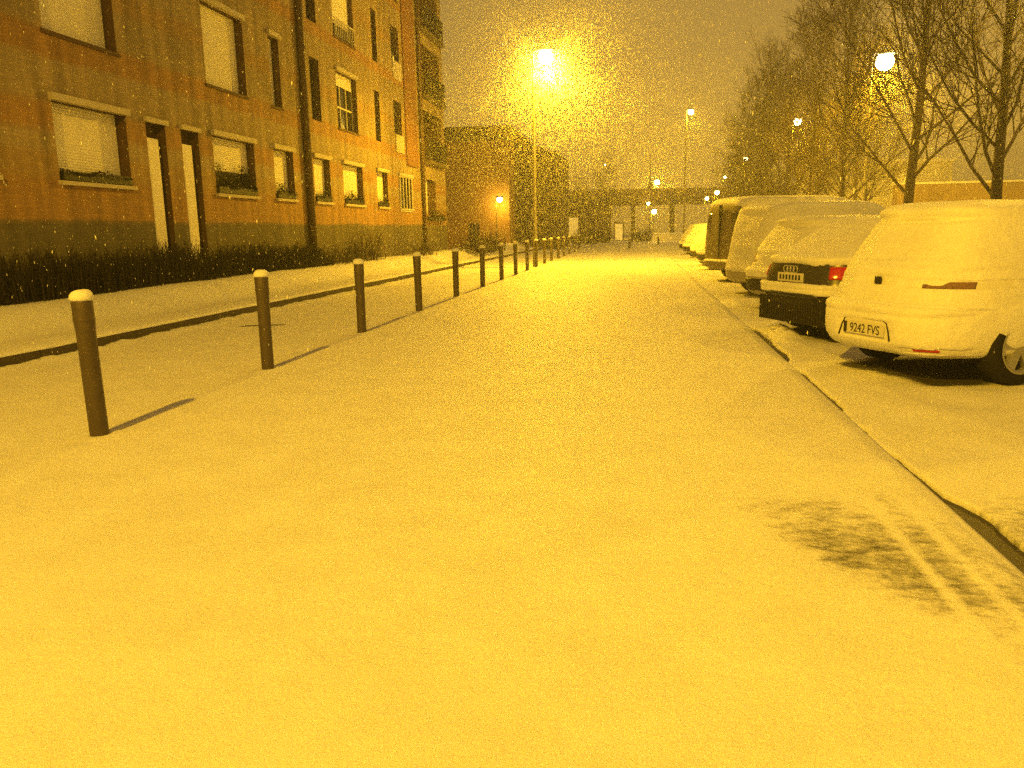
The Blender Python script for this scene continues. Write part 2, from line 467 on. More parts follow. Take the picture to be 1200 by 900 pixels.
for i in range(len(ysb)-1):
    for j in range(len(zsb)-1):
        ym = (ysb[i]+ysb[i+1])/2; zm = (zsb[j]+zsb[j+1])/2
        if any(o_[0] < ym < o_[1] and o_[2] < zm < o_[3] for o_ in OPEN2): continue
        F.append((vid((XF,ysb[i],zsb[j])), vid((XF,ysb[i+1],zsb[j])), vid((XF,ysb[i+1],zsb[j+1])), vid((XF,ysb[i],zsb[j+1]))))
n0 = len(V)
V += [(XF,YB0,-0.3),(XF,YB1,-0.3),(XF,YB1,ZTOP),(XF,YB0,ZTOP),(-21,YB0,-0.3),(-21,YB1,-0.3),(-21,YB1,ZTOP),(-21,YB0,ZTOP)]
F += [(n0+4,n0,n0+3,n0+7),(n0+1,n0+5,n0+6,n0+2),(n0+5,n0+4,n0+7,n0+6),(n0+3,n0+2,n0+6,n0+7)]
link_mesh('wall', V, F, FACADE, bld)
D = 0.25
def reveal_mb(y0, y1, z0, z1, d=D, x=XF):
    m = MB()
    m.quad((x,y0,z0),(x,y0,z1),(x-d,y0,z1),(x-d,y0,z0))
    m.quad((x,y1,z1),(x,y1,z0),(x-d,y1,z0),(x-d,y1,z1))
    m.quad((x,y0,z1),(x,y1,z1),(x-d,y1,z1),(x-d,y0,z1))
    m.quad((x,y0,z0),(x-d,y0,z0),(x-d,y1,z0),(x,y1,z0))
    m.quad((x-d,y0,z0),(x-d,y0,z1),(x-d,y1,z1),(x-d,y1,z0))
    return m
def shutter_mb(y0, y1, z0, z1, x):
    m = MB(); z = z0; n = 0
    rows = []
    while z < z1-0.01:
        zz = min(z+0.05, z1)
        rows += [(z, x), (z+(zz-z)*0.5, x+0.008), (zz-0.004, x+0.001)]
        z = zz
    for i in range(len(rows)-1):
        (za, xa), (zb, xb) = rows[i], rows[i+1]
        m.quad((xa,y0,za),(xa,y1,za),(xb,y1,zb),(xb,y0,zb))
    return m
rnd = random.Random(5)
for (y0, y1, z0, z1, k) in OPEN:
    nm_ = 'door' if k == 'door' else 'window'
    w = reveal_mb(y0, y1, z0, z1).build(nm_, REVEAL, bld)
    if k == 'door':
        m = MB(); m.box(XF-0.07, XF-0.035, y0+0.02, y0+0.45, z0+0.02, z1-0.30); m.build('door_panel', SHUT, w)
        m = MB(); m.box(XF-0.04, XF+0.07, y0-0.05, y1+0.05, z1, z1+0.10); m.build('lintel', TRIM, w)
        continue
    if k in ('shut','shut2','half','slat','slatdark','glass','rail','bars'):
        m = MB(); m.box(XF-0.03, XF+0.09, y0-0.06, y1+0.05, z1-0.01, z1+0.11); m.build('lintel', TRIM, w)
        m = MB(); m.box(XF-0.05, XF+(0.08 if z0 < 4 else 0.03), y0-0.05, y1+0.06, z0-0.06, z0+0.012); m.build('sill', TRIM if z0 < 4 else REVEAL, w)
    xs_ = XF-0.20
    if k in ('shut','shut2'): shutter_mb(y0+0.04, y1-0.05, z0+0.02, z1, xs_).build('shutter', SHUT, w)
    elif k in ('half','slat','slatdark'):
        lo = {'half':0.0,'slat':0.42,'slatdark':0.05}[k]
        shutter_mb(y0+0.04, y1-0.05, z0+lo*(z1-z0), z1, xs_).build('shutter', SHUT, w)
    if k in ('glass','rail','dark','darkbox','slat'):
        m = MB(); m.quad((xs_-0.02,y0,z0),(xs_-0.02,y1,z0),(xs_-0.02,y1,z1),(xs_-0.02,y0,z1)); m.build('pane', GLASS, w)
    if k in ('glass','rail'):
        shutter_mb(y0+0.04, y1-0.05, z1-(0.42 if k == 'glass' else 1.35), z1, xs_+0.03).build('shutter', SHUT, w)
        m = MB()
        ztop = z1-0.42
        for t in (0.0, 0.36, 0.68, 1.0):
            yy = y0+0.03+(y1-y0-0.10)*t; m.box(xs_-0.01, xs_+0.03, yy, yy+0.045, z0, ztop)
        m.box(xs_-0.012, xs_+0.028, y0+0.03, y1-0.03, z0+0.72, z0+0.77)
        m.build('frame', FRAMEW, w)
    if k == 'rail':
        m = MB()
        for i in range(12):
            yy = y0+0.06+(y1-y0-0.14)*i/11; m.box(XF+0.03, XF+0.05, yy, yy+0.025, z0+0.03, z0+0.55)
        m.box(XF+0.025, XF+0.055, y0, y1, z0+0.55, z0+0.59); m.build('railing', FRAMEW, w)
    if k == 'bars':
        m = MB()
        for i in range(5):
            yy = y0+0.05+(y1-y0-0.18)*i/4; m.box(XF+0.01, XF+0.045, yy, yy+0.07, z0-0.1, z1+0.02)
        m.box(XF+0.012, XF+0.04, y0-0.02, y1+0.02, z0-0.12, z0-0.05); m.box(XF+0.012, XF+0.04, y0-0.02, y1+0.02, z1-0.06, z1+0.01)
        m.build('grille', FRAMEW, w)
        m = MB(); m.quad((xs_-0.02,y0,z0),(xs_-0.02,y1,z0),(xs_-0.02,y1,z1),(xs_-0.02,y0,z1)); m.build('pane', GLASS, w)
    if k == 'dark':
        m = MB(); m.box(xs_-0.01, xs_+0.02, y0+0.03, y0+0.10, z0, z0+1.2); m.build('frame', FRAMEW, w)
    if k == 'darkbox':
        m = MB(); m.box(XF-0.01, XF+0.05, y0+0.05, y1+0.1, z0-0.75, z0-0.05); m.build('panel', TRIM, w)
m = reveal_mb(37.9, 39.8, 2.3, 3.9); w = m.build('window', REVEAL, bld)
shutter_mb(37.95, 38.9, 2.32, 3.9, XF-0.2).build('shutter', SHUT, w)
for (y0, y1, z0, z1) in BALC:
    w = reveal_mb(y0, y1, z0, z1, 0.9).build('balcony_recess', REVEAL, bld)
    m = MB(); m.box(XF-0.05, XF+0.28, y0-0.15, y1+0.15, z0-0.14, z0+0.02); m.build('slab', CONC, w)
    m = MB()
    for i in range(22):
        yy = y0-0.08+(y1-y0+0.14)*i/21; m.box(XF+0.22, XF+0.25, yy, yy+0.025, z0+0.02, z0+0.95)
    m.box(XF+0.21, XF+0.26, y0-0.1, y1+0.1, z0+0.95, z0+1.0); m.build('railing', DARKP, w)
    m = MB(); m.box(XF-0.88, XF-0.84, y0+0.5, y1-0.9, z0+0.1, z1-0.2); m.build('pane', GLASS, w)
mb = MB(); mb.box(XF, XF+0.07, 34.75, 36.55, 4.3, ZTOP-0.2); mb.build('pilaster', PILASTER, bld)
for yy, x_ in ((23.75, 0.11), (37.1, 0.11)):
    mb = MB(); mb.tube([(XF+x_, yy, 0.3), (XF+x_, yy, ZTOP-0.4)], 0.115 if yy < 30 else 0.09, 10)
    for i in range(6): mb.lathe([(0.14, 1.6+2.6*i), (0.14, 1.68+2.6*i)], XF+x_, yy, 10)
    mb.build('drainpipe', PIPE, bld, True)
mb = MB(); mb.box(-21.2, XF+0.3, YB0-0.2, YB1+0.2, ZTOP+0.003, ZTOP+0.3); mb.build('roof', CONC, bld)

# plant boxes standing on the window sills
def plant_box(y0, y1, z, h, label, name='window_planter', x0=None):
    x0 = XF-0.12 if x0 is None else x0
    e_ = empty(name, (x0+0.08, (y0+y1)/2, z), label, 'window planter', 'planters on the window ledges')
    L = (y1-y0)/2
    m = MB(); m.box(-0.09, 0.09, -L, L, 0.014, 0.17); m.build('trough', DARKP, e_)
    m = MB(); rr = random.Random(int(y0*10))
    for i in range(int(1100*L*max(h, 0.2)/0.35)):
        yy = rr.uniform(-L, L); hh = 0.12+h*rr.random()*(0.55+0.45*math.sin(yy*5+y0)); xx = rr.uniform(-0.1, 0.13)
        s_ = rr.uniform(0.02, 0.05); d = Vector((rr.uniform(-1,1), rr.uniform(-1,1), rr.uniform(-.6,1))).normalized()
        u = d.cross(Vector((0,0,1)))
        if u.length < .01: continue
        u.normalize(); p = Vector((xx, yy, hh))
        m.quad(tuple(p-u*s_*.5), tuple(p+d*s_), tuple(p+u*s_*.5+d*s_*0.4), tuple(p-d*s_*.3))
    m.build('foliage', LEAF, e_)
plant_box(13.05, 14.98, 2.445, 0.10, 'low dark planter along the sill of the widest shuttered window nearest the street camera')
plant_box(18.4, 20.4, 2.445, 0.62, 'bushy dark planter overgrowing the window right of the two narrow doors')
plant_box(21.65, 22.85, 2.445, 0.32, 'dark planter in the narrow window just left of the thick drainpipe')
plant_box(24.45, 25.7, 2.445, 0.28, 'dark planter in the narrow window just right of the thick drainpipe')
plant_box(27.0, 28.9, 2.445, 0.36, 'dark planter under the wide bright shutter, second window right of the drainpipe')
plant_box(30.65, 31.9, 2.445, 0.22, 'small dark planter in the narrow window left of the barred window')
plant_box(37.9, 40.9, 1.95, 0.45, 'long dark planter hung on the wall at the far end of the block', x0=XF+0.05)

# ------------------------------------------------------------------ hedge and shrubs
def hedge_mesh(name, x0, x1, ya, yb, zb, htfun, dens, label, lean=0.15, leafy=0.5, mat=HEDGE, cat='hedge', rr=None):
    rr = rr or random.Random(3)
    e_ = empty(name, ((x0+x1)/2, (ya+yb)/2, zb), label, cat)
    cx_, cy_ = (x0+x1)/2, (ya+yb)/2
    m = MB(); lf = MB()
    for i in range(int(dens*(yb-ya))):
        px = rr.uniform(x0, x1); py = rr.uniform(ya, yb); h = htfun(py)*rr.uniform(0.45, 1.08)*(1+0.22*noise.noise(Vector((py*1.9, px, 0))))
        lx, ly = rr.gauss(0, lean), rr.gauss(0, lean)
        p = Vector((px-cx_, py-cy_, -0.05)); q = p+Vector((lx*h*.4, ly*h*.4, h*.5)); t = p+Vector((lx*h, ly*h, h))
        m.tube([p, q, t], [0.012, 0.009, 0.004], 3, False)
        for k in range(2):
            a = q+(t-q)*rr.random(); b_ = a+Vector((rr.uniform(-.1,.1), rr.uniform(-.1,.1), rr.uniform(.05,.2)))
            m.tube([a, b_], [0.006, 0.003], 3, False)
        for k in range(int(7*leafy)):
            a = p+(t-p)*rr.random()+Vector((rr.uniform(-.07,.07), rr.uniform(-.07,.07), 0))
            s_ = rr.uniform(.02,.05); d = Vector((rr.uniform(-1,1), rr.uniform(-1,1), rr.uniform(-.3,1))).normalized(); u = d.cross(Vector((.2,.3,1))).normalized()
            lf.quad(tuple(a-u*s_*.5), tuple(a+d*s_), tuple(a+u*s_*.5), tuple(a-d*s_*.4))
    m.build('stems', mat, e_); lf.build('foliage', LEAF if mat is not HEDGE else HEDGE, e_)
    return e_
hedge_mesh('hedge', -9.93, -9.35, 6.0, 16.9, 0.44, lambda y: 0.78+0.08*math.sin(y*1.7)+0.06*math.sin(y*5.1), 150, 'dark dense hedge under the nearest shuttered windows and narrow doors', 0.08, 1.0)
hedge_mesh('hedge', -9.93, -9.4, 17.3, 24.2, 0.44, lambda y: (0.74+0.06*math.sin(y*3.3))*(1-0.35*sstep(22,24,y)), 150, 'dark hedge by the foot of the thick drainpipe, right of the doors', 0.08, 1.0, rr=random.Random(8))
hedge_mesh('shrub', -9.8, -9.2, 24.7, 29.0, 0.42, lambda y: 0.65+0.5*sstep(25.0,28.0,y), 42, 'bare spreading shrub against the wall just right of the thick drainpipe', 0.30, 0.25, mat=TWIG, cat='shrub', rr=random.Random(9))
hedge_mesh('shrub', -9.7, -9.0, 33.5, 36.0, 0.42, lambda y: 0.62, 36, 'low bare shrub by the wall below the barred window', 0.25, 0.2, mat=TWIG, cat='shrub', rr=random.Random(10))
hedge_mesh('shrub', -9.6, -7.9, 41.0, 49.0, 0.3, lambda y: 0.9+0.25*math.sin(y*1.3), 60, 'leafy dark shrub at the far corner of the apartment block', 0.25, 1.2, mat=TWIG, cat='shrub', rr=random.Random(11))

# ------------------------------------------------------------------ bollards
proto = None
for i, (bx_, by_) in enumerate(BOLL):
    lab = ['nearest dark bollard at the lower left, snow capped, with a long shadow',
           'second nearest dark bollard, standing beside the short dark strip in the lane',
           'third dark bollard from the camera, below the bare shrub by the drainpipe',
           'fourth dark snow capped bollard from the camera',
           'fifth dark snow capped bollard from the camera'][i] if i < 5 else \
          ['sixth','seventh','eighth','ninth','tenth','eleventh','twelfth','thirteenth','fourteenth','fifteenth','sixteenth','seventeenth'][i-5] + ' snow capped bollard of the row, counted from the camera'
    if proto is None:
        proto = empty('bollard', (bx_, by_, 0), lab, 'bollard', 'row of bollards along the lane')
        m = MB(); m.lathe([(0.064,-0.1),(0.066,0.0),(0.067,0.80),(0.072,0.86),(0.073,1.015),(0.068,1.03)], k=28)
        auto_smooth(m.build('post', STEEL, proto), 30)
        m = MB(); m.lathe([(0.0735,0.872),(0.0745,0.876),(0.0745,0.884),(0.0735,0.888)], k=28); auto_smooth(m.build('collar', STEEL, proto))
        m = MB(); m.lathe([(0.070,1.016),(0.080,1.026),(0.082,1.042),(0.076,1.064),(0.060,1.083),(0.036,1.095),(0.014,1.099),(0.003,1.099)], k=28)
        c_ = m.build('snow_cap', SNOW, proto, True)
        for v in c_.data.vertices:
            v.co.x += 0.006*noise.noise(v.co*18); v.co.z += 0.012*noise.noise(v.co*14+Vector((3,1,2)))*(v.co.z > 1.03)
        b0 = proto
    else:
        b0 = copy_tree(proto); tag(b0, lab)
    b0.location = (bx_, by_, pave_z(bx_, by_)-0.01 if i < 12 else -0.02)
    b0.rotation_euler = (R([0.6,-0.3,0.2,0.5,-0.4][i % 5]), R([-0.5,0.5,-0.2,0.3][i % 4]), i*1.3)

# ------------------------------------------------------------------ street lamps
def lamp_light(name, loc, power, parent, radius=0.12, wide=True, color=SODIUM):
    ld = bpy.data.lights.new(name, 'POINT'); ld.energy = power; ld.color = color; ld.shadow_soft_size = radius
    ld.use_nodes = True
    n = ld.node_tree.nodes; l = ld.node_tree.links
    em = [x for x in n if x.type == 'EMISSION'][0]
    if wide:   # luminaire throws most of its light sideways, as road lanterns do
        t = n.new('ShaderNodeTexCoord'); s = n.new('ShaderNodeSeparateXYZ'); l.new(t.outputs['Normal'], s.inputs[0])
        m1 = n.new('ShaderNodeMath'); m1.operation = 'MULTIPLY'; m1.inputs[1].default_value = -1; l.new(s.outputs['Z'], m1.inputs[0])
        mr = n.new('ShaderNodeValToRGB'); l.new(m1.outputs[0], mr.inputs[0])
        el = mr.color_ramp.elements
        el[0].position = 0.0; el[0].color = (.30,.30,.30,1)
        el[1].position = 1.0; el[1].color = (.52,.52,.52,1)
        for p, v in ((0.12,.34),(0.25,.78),(0.36,1.0),(0.5,1.0),(0.65,.80),(0.8,.60)):
            q = el.new(p); q.color = (v,v,v,1)
        ma = n.new('ShaderNodeMath'); ma.operation = 'MULTIPLY_ADD'; ma.inputs[1].default_value = 0.5; ma.inputs[2].default_value = 0.85
        l.new(s.outputs['X'], ma.inputs[0])
        mm = n.new('ShaderNodeMath'); mm.operation = 'MULTIPLY'; l.new(ma.outputs[0], mm.inputs[0]); l.new(mr.outputs[0], mm.inputs[1])
        l.new(mm.outputs[0], em.inputs['Strength'])
    o = bpy.data.objects.new(name, ld); C.objects.link(o); o.location = loc; o.parent = parent
    return o

def street_lamp(loc, h, arm, label, power, glow=LAMPGLOW, head=0.38, pr=0.07, name='street_lamp', group='street lamps', rz=0, wide=True):
    e_ = empty(name, loc, label, 'street lamp', group, rz)
    m = MB(); m.tube([(0,0,-0.1),(0,0,1.2),(0,0,1.25),(0,0,h-0.1)], [pr*1.5,pr*1.45,pr,pr*0.6], 12); auto_smooth(m.build('pole', POLE, e_))
    m = MB(); m.tube([(0,0,h-0.12),(0,0,h+0.02),(arm*0.4,0,h+0.08),(arm,0,h+0.10)], pr*0.55, 8); auto_smooth(m.build('arm', POLE, e_))
    m = MB(); m.box(arm-0.02, arm+head*2, -head*0.55, head*0.55, h+0.06, h+0.17); hd = m.build('housing', POLE, e_)
    bv = hd.modifiers.new('b', 'BEVEL'); bv.width = 0.04; bv.segments = 3
    m = MB()
    k = 14
    m.lathe([(0.02,-head*1.3),(head*0.35,-head*1.22),(head*0.62,-head*1.0),(head*0.74,-head*0.68),(head*0.70,-head*0.3),(head*0.5,-0.01)], 0, 0, k)
    g = m.build('lamp_glass', glow, e_, True); g.location = (arm+head, 0, h+0.06)
    g.visible_shadow = True
    lamp_light('lamp_light', (arm+head, 0, h-head*1.3-0.16), power, e_, wide=wide)
    return e_
P0 = 10300
street_lamp((-4.20,33.2,0), 8.3, 0.12, 'tall street lamp glowing among the falling snow behind the bollards', P0*1.12)
street_lamp((-4.20,-2.6,0), 8.3, 0.12, 'street lamp standing behind the camera, throwing the bollard shadows', P0*0.56)
street_lamp((3.35,61.7,0), 9.7, 0.05, 'distant thin street lamp left of the trees and beyond the parked cars', 1500, FARGLOW, 0.26, 0.06)
for (x_, y_, h_, p_, l_, hd_) in [(10.0,19.7,8.35,2400,'park lamp beside the nearest bare tree, just outside the right edge of the view',0.40),
                            (10.0,37.5,8.35,7000,'bright park lamp shining through the branches of the big bare tree',0.50),
                            (10.0,55.2,8.0,2600,'park lamp glowing through the middle of the tree row',0.30),
                            (10.0,80.0,7.75,700,'small park lamp half hidden in the dense far trees',0.26),
                            (10.0,98.0,7.1,400,'tiny faint park lamp in the farthest trees',0.2)]:
    street_lamp((x_-0.35, y_, 0), h_, 0.0, l_, p_, emit('park_lamp_glass', (1.0,0.80,0.36), 30) if hd_ > .25 else FARGLOW, hd_, 0.06, group='park lamps behind the trees')
for (x_, y_, h_, l_, hd_, pw) in [(-10.3,59.0,3.85,'low lamp glowing in front of the brown far building',0.26,130),
                              (1.35,90,3.4,'low far lamp with a thin post left of the farthest cars',0.34,160),
                              (0.9,97,4.4,'low far lamp just left of another one under the bridge',0.24,90),
                              (7.0,90,4.6,'low far lamp just left of its twin above the dark van roof',0.24,80),
                              (7.55,85,5.0,'low far lamp just right of its twin above the dark van roof',0.28,80),
                              (-4.3,104,9.4,'very faint far lamp above the bridge and the far tree',0.10,20)]:
    street_lamp((x_, y_, -0.1), h_, 0.0, l_, pw, FARGLOW, hd_, 0.04, group='small lamps in the distance', wide=False)
street_lamp((2.0,112,0), 7.6, 0.0, 'strong yellow lamp glowing just above the far bridge', 2600, LAMPGLOW, 0.42, 0.06, group='small lamps in the distance', wide=False)

# ------------------------------------------------------------------ trees
def make_tree(seed, h, spread=1.0, dense=1.0):
    rr = random.Random(seed)
    tr = MB(); cr_ = MB()
    def limb(p, d, L, r, lvl, mbx):
        n = 7 if lvl == 0 else (5 if lvl == 1 else 3)
        pts = [p.copy()]; rad = [r]
        dd = d.copy(); q = p.copy()
        for i in range(n):
            wob = 0.018 if lvl == 0 else 0.13
            dd = (dd + Vector((rr.gauss(0,wob), rr.gauss(0,wob), rr.gauss(0,wob*0.6) + (0.02 if lvl == 0 else 0.10)))).normalized()
            q = q + dd*(L/n); pts.append(q.copy()); rad.append(max(r*(1-0.82*(i+1)/n), 0.006))
        mbx.tube(pts, rad, 8 if lvl == 0 else (5 if lvl == 1 else 3), False)
        if lvl >= 3: return
        cnt = [int(28*dense), int(12*dense), int(9*dense)][lvl]
        for c in range(cnt):
            if lvl == 0: t = 0.20 + 0.77*(c/(cnt-1))**0.9
            else: t = rr.uniform(0.18, 0.97)
            f = t*n; i0 = min(int(f), n-1); pp = pts[i0].lerp(pts[i0+1], f-i0)
            ax = (pts[i0+1]-pts[i0]).normalized()
            az = rr.uniform(0, 2*math.pi) if lvl else c*2.4+rr.uniform(-.4,.4)
            u = ax.cross(Vector((math.cos(az), math.sin(az), 0.1))).normalized()
            ang = rr.uniform(0.45, 0.85) if lvl else (1.02-0.56*t)*rr.uniform(.85,1.1)*spread
            nd = (ax*math.cos(ang)+u*math.sin(ang)).normalized()
            ln = L*([0.47,0.46,0.48][lvl])*(1.10-0.50*t)*rr.uniform(.75,1.2)
            rn = rad[i0]*([0.36,0.5,0.6][lvl])
            limb(pp, nd, ln, max(rn, 0.007 if lvl == 2 else 0.010), lvl+1, cr_)
    limb(Vector((0,0,-0.1)), Vector((rr.gauss(0,.02),rr.gauss(0,.02),1)).normalized(), h, h*0.0145, 0, tr)
    return tr, cr_
TREE_LAB = ['bare tree at the right edge beyond the nearest white car',
            'tallest bare tree with dark forked trunk in front of the bright park lamp',
            'slender bare tree left of the tallest one',
            'bare tree fourth from the right, beyond the white cars',
            'bare tree fifth from the right in the park row',
            'bare tree sixth from the right, above the dark van',
            'farthest bare tree at the left end of the park row',
            'hazy bare tree behind the left end of the park row']
variants = []
for sd, h_, spd, dn in ((41,10.2,0.95,1.0),(27,11.6,0.95,1.0),(18,9.6,0.92,1.0)):
    e_ = empty('bare_tree', (0,0,0), 'tree', 'tree', 'bare trees along the park')
    a_, b_ = make_tree(sd, h_, spd, dn)
    a_.build('trunk', BARK, e_, True); b_.build('crown', TWIG, e_, True)
    variants.append([e_, False])
spots = [(8.0,19.9,0,1.0,0.3),(8.0,26.3,1,1.0,1.0),(8.0,34.0,2,1.0,2.0),(8.0,40.3,0,1.0,3.1),(8.2,47.0,1,0.80,4.2),(8.0,54.5,0,0.98,5.0),(8.2,62.5,2,1.0,0.9),(8.5,72,0,0.85,2.6)]
for i, (x_, y_, v_, s_, rz_) in enumerate(spots):
    pr_, used = variants[v_]
    t_ = pr_ if not used else copy_tree(pr_)
    variants[v_][1] = True
    t_.location = (x_, y_, 0.0); t_.scale = (s_, s_, s_); t_.rotation_euler = (0, 0, rz_); tag(t_, TREE_LAB[i])
for i, (x_, y_, v_, s_, rz_, lab) in enumerate([(11.5,46,2,0.9,1.7,'bare tree set back from the row, left of the slender tree'),
                                 (12.0,58,0,0.9,0.2,'bare tree set back from the row beside the middle park lamp'),
                                 (12.5,68,1,0.75,5.2,'bare tree set back behind the far end of the row'),
                                 (13.0,50,1,0.85,3.3,'bare tree set back behind the park lamp of the middle'),
                                 (10.5,70,0,0.85,1.4,'bare tree set back just right of the farthest row tree'),
                                 (11.0,90,1,0.7,4.4,'hazy bare tree set back beside the small far park lamps'),
                                 (9.5,84,2,0.72,3.9,'small hazy bare tree where the tree row meets the bridge'),
                                 (-4.5,108,1,0.78,2.2,'lone hazy bare tree standing beyond the bridge, near its middle'),
                                 (-7.6,112,0,0.66,1.2,'smaller hazy bare tree beyond the bridge by the brown building')]):
    t_ = copy_tree(variants[v_][0]); t_.location = (x_, y_, 0); t_.scale = (s_, s_, s_); t_.rotation_euler = (0, 0, rz_)
    tag(t_, lab, group='bare trees in the distance' if i > 6 else 'bare trees along the park')

# ------------------------------------------------------------------ background structures
BRN = flat('brown_render', (0.36,0.21,0.075), 0.9, var=0.18, vscale=0.35, bump=0.2, bscale=3)
DRK = flat('dark_render', (0.06,0.042,0.025), 0.9, var=0.25, vscale=0.5)
MID = flat('mid_render', (0.13,0.085,0.04), 0.9, var=0.25, vscale=0.5)
PALE = flat('pale_render', (0.58,0.54,0.45), 0.85, var=0.1, vscale=0.3)
e_ = empty('brown_building', (-15, 66, 0), 'plain brown end wall building with a dark flat roof band', 'building')
m = MB(); m.box(-8,5.5,-6,10,-0.4,7.95); m.build('wall', BRN, e_)
m = MB(); m.box(-8.3,5.75,-6.3,10.3,7.95,8.95); m.build('roof', DRK, e_)
m = MB(); m.box(2.4,3.2,-6.05,-5.99,-0.2,2.0); m.build('door', DRK, e_)
e_ = empty('stair_block', (-8.0, 68, 0), 'narrow dark block joined to the right of the brown building', 'building')
m = MB(); m.box(-1.4,-0.55,-5,6,-0.4,8.4); m.box(0.5,1.75,-4,6,-0.4,7.4); m.build('wall', DRK, e_)
m = MB(); m.box(-0.55,0.5,-3.4,6,-0.4,7.8); m.build('recessed_wall', MID, e_)
e_ = empty('road_bridge', (0, 101, 0), 'dark road bridge crossing the far end of the street', 'bridge')
m = MB(); m.box(-40,60,-3,5,4.25,5.15); m.build('deck', DRK, e_)
m = MB(); m.box(-40,60,-3.15,-3.0,5.0,5.95); m.build('parapet', MID, e_)
m = MB(); m.box(-11,-3.4,-1.0,3.5,-0.4,4.25); m.build('abutment', MID, e_)
for xx in (-0.9, 3.8, 10, 16):
    m = MB(); m.box(xx,xx+0.5,-1,3,-0.4,4.25); m.build('pier', DRK, e_)
m = MB(); m.box(-40,-11,-1.2,3.5,-0.4,4.25); m.build('side_wall', DRK, e_)
e_ = empty('signal_mast', (1.3,98,0), 'thin mast rising above the bridge beside the strong yellow lamp', 'mast')
m = MB(); m.tube([(0,0,-0.3),(0,0,9.8)], [0.09,0.05], 6); m.build('pole', DRK, e_)
m = MB(); m.box(-0.25,0.25,-0.1,0.1,5.95,6.6); m.build('cabinet', DRK, e_)
def lit_panel(x0,x1,y,z0,z1,label,name='kiosk'):
    e_ = empty(name, ((x0+x1)/2,y,0), label, 'kiosk', None)
    w_ = (x1-x0)/2
    m = MB(); m.box(-w_-0.15,w_+0.15,0.02,1.0,-0.4,z1+0.25); m.build('body', MID, e_)
    m = MB(); m.box(-w_,w_,-0.03,0.018,z0,z1); m.build('lit_front', WINGLOW, e_)
    for t in ((-0.33,) if w_ > .6 else ()):
        m = MB(); m.box(w_*t-0.05,w_*t+0.05,-0.06,-0.032,z0,z1); m.build('mullion', DRK, e_)
lit_panel(-8.75,-6.95,95,0.7,2.75,'wide lit front glowing left of centre under the bridge, behind the bollards', 'shelter')
lit_panel(-2.65,-1.8,95,0.1,1.95,'narrow lit doorway panel glowing under the bridge at mid street')
e_ = empty('garden_wall', (0,92,0), 'low pale snow-topped wall across the far end of the street', 'wall')
m = MB(); m.box(0.4,9.5,-0.15,0.15,-0.3,0.75); m.build('wall', PALE, e_)
m = MB(); m.box(0.35,9.55,-0.2,0.2,0.752,0.86); m.build('snow_cap', SNOW, e_)
hedge_mesh('shrub', -6.5, -2.9, 83, 85.5, -0.1, lambda y: 1.5, 260, 'dark bushes at the far end of the street left of the lit doorway', 0.3, 1.6, mat=TWIG, cat='shrub', rr=random.Random(14))
hedge_mesh('shrub', -0.8, 1.3, 88, 90, -0.1, lambda y: 1.6, 160, 'dark bushes beside the low pale wall under the far lamp', 0.3, 1.5, mat=TWIG, cat='shrub', rr=random.Random(15))
for (x_, y_, l_) in ((-0.62,60,'single short dark post standing alone near the far end of the street'),(1.75,72,'thin dark post near the farthest parked cars')):
    e_ = empty('marker_post', (x_,y_,-0.1), l_, 'post')
    m = MB(); m.lathe([(0.09,0),(0.09,0.75),(0.05,0.8)], k=12); m.build('shaft', DRK, e_)
    m = MB(); m.lathe([(0.09,0.76),(0.10,0.80),(0.05,0.88)], k=12); m.build('snow_cap', SNOW, e_)
e_ = empty('pale_hall', (23,72,0), 'low pale lit hall behind the trees on the right', 'building')
m = MB(); m.box(-8,1.6,-2,10,-0.3,6.2); m.build('wall', PALE, e_)
m = MB(); m.box(-8.2,1.8,-2.2,10.2,6.2,6.45); m.build('roof', SNOW, e_)
e_ = empty('boundary_wall', (26,50,0), 'long brown boundary wall behind the bare trees', 'wall')
m = MB(); m.box(-11.5,30,-0.2,0.2,-0.3,3.6); m.build('wall', flat('boundary_brick', (0.30,0.22,0.12), 0.9, var=0.25, vscale=0.8), e_)
m = MB(); m.box(-11.6,30.1,-0.28,0.28,3.602,3.72); m.build('snow_cap', SNOW, e_)
e_ = empty('hall_fill_lamp', (19.0,62,0), 'unseen lamp on a short post, added to light the front of the pale hall', 'lamp')  # added lamp, placed only to light the hall wall
m = MB(); m.tube([(0,0,-0.1),(0,0,4.2)], 0.05, 8); m.build('pole', POLE, e_)
m = MB(); m.lathe([(0.05,4.2),(0.16,4.28),(0.17,4.42),(0.05,4.5)], k=14); m.build('lamp_glass', FARGLOW, e_, True)
lamp_light('lamp_light', (0,0.3,4.0), 700, e_, wide=False)

# ------------------------------------------------------------------ cars
def lerp_slices(sl, z):
    if z <= sl[0][0]: return sl[0][1:]
    for a, b_ in zip(sl[:-1], sl[1:]):
        if z <= b_[0]:
            t = (z-a[0])/(b_[0]-a[0]); 
            return tuple(p+(q-p)*t for p, q in zip(a[1:], b_[1:]))
    return sl[-1][1:]
def smooth_slices(sl, n):
    # resample with Catmull-Rom in arc parameter
    out = []
    P = [sl[0]]+list(sl)+[sl[-1]]
    for i in range(1, len(P)-2):
        for k in range(n):
            t = k/n; a, b_, c, d = P[i-1], P[i], P[i+1], P[i+2]
            out.append(tuple(0.5*((2*b_[j])+(-a[j]+c[j])*t+(2*a[j]-5*b_[j]+4*c[j]-d[j])*t*t+(-a[j]+3*b_[j]-3*c[j]+d[j])*t**3) for j in range(5)))
    out.append(tuple(sl[-1]))
    return out
def ringpt(s, a):
    yr, yf, w, n = s
    c, sn = math.cos(a), math.sin(a); ym = (yr+yf)/2; hl = (yf-yr)/2
    e = 2.0/n
    return (w*math.copysign(abs(c)**e, c), ym+hl*math.copysign(abs(sn)**e, sn))
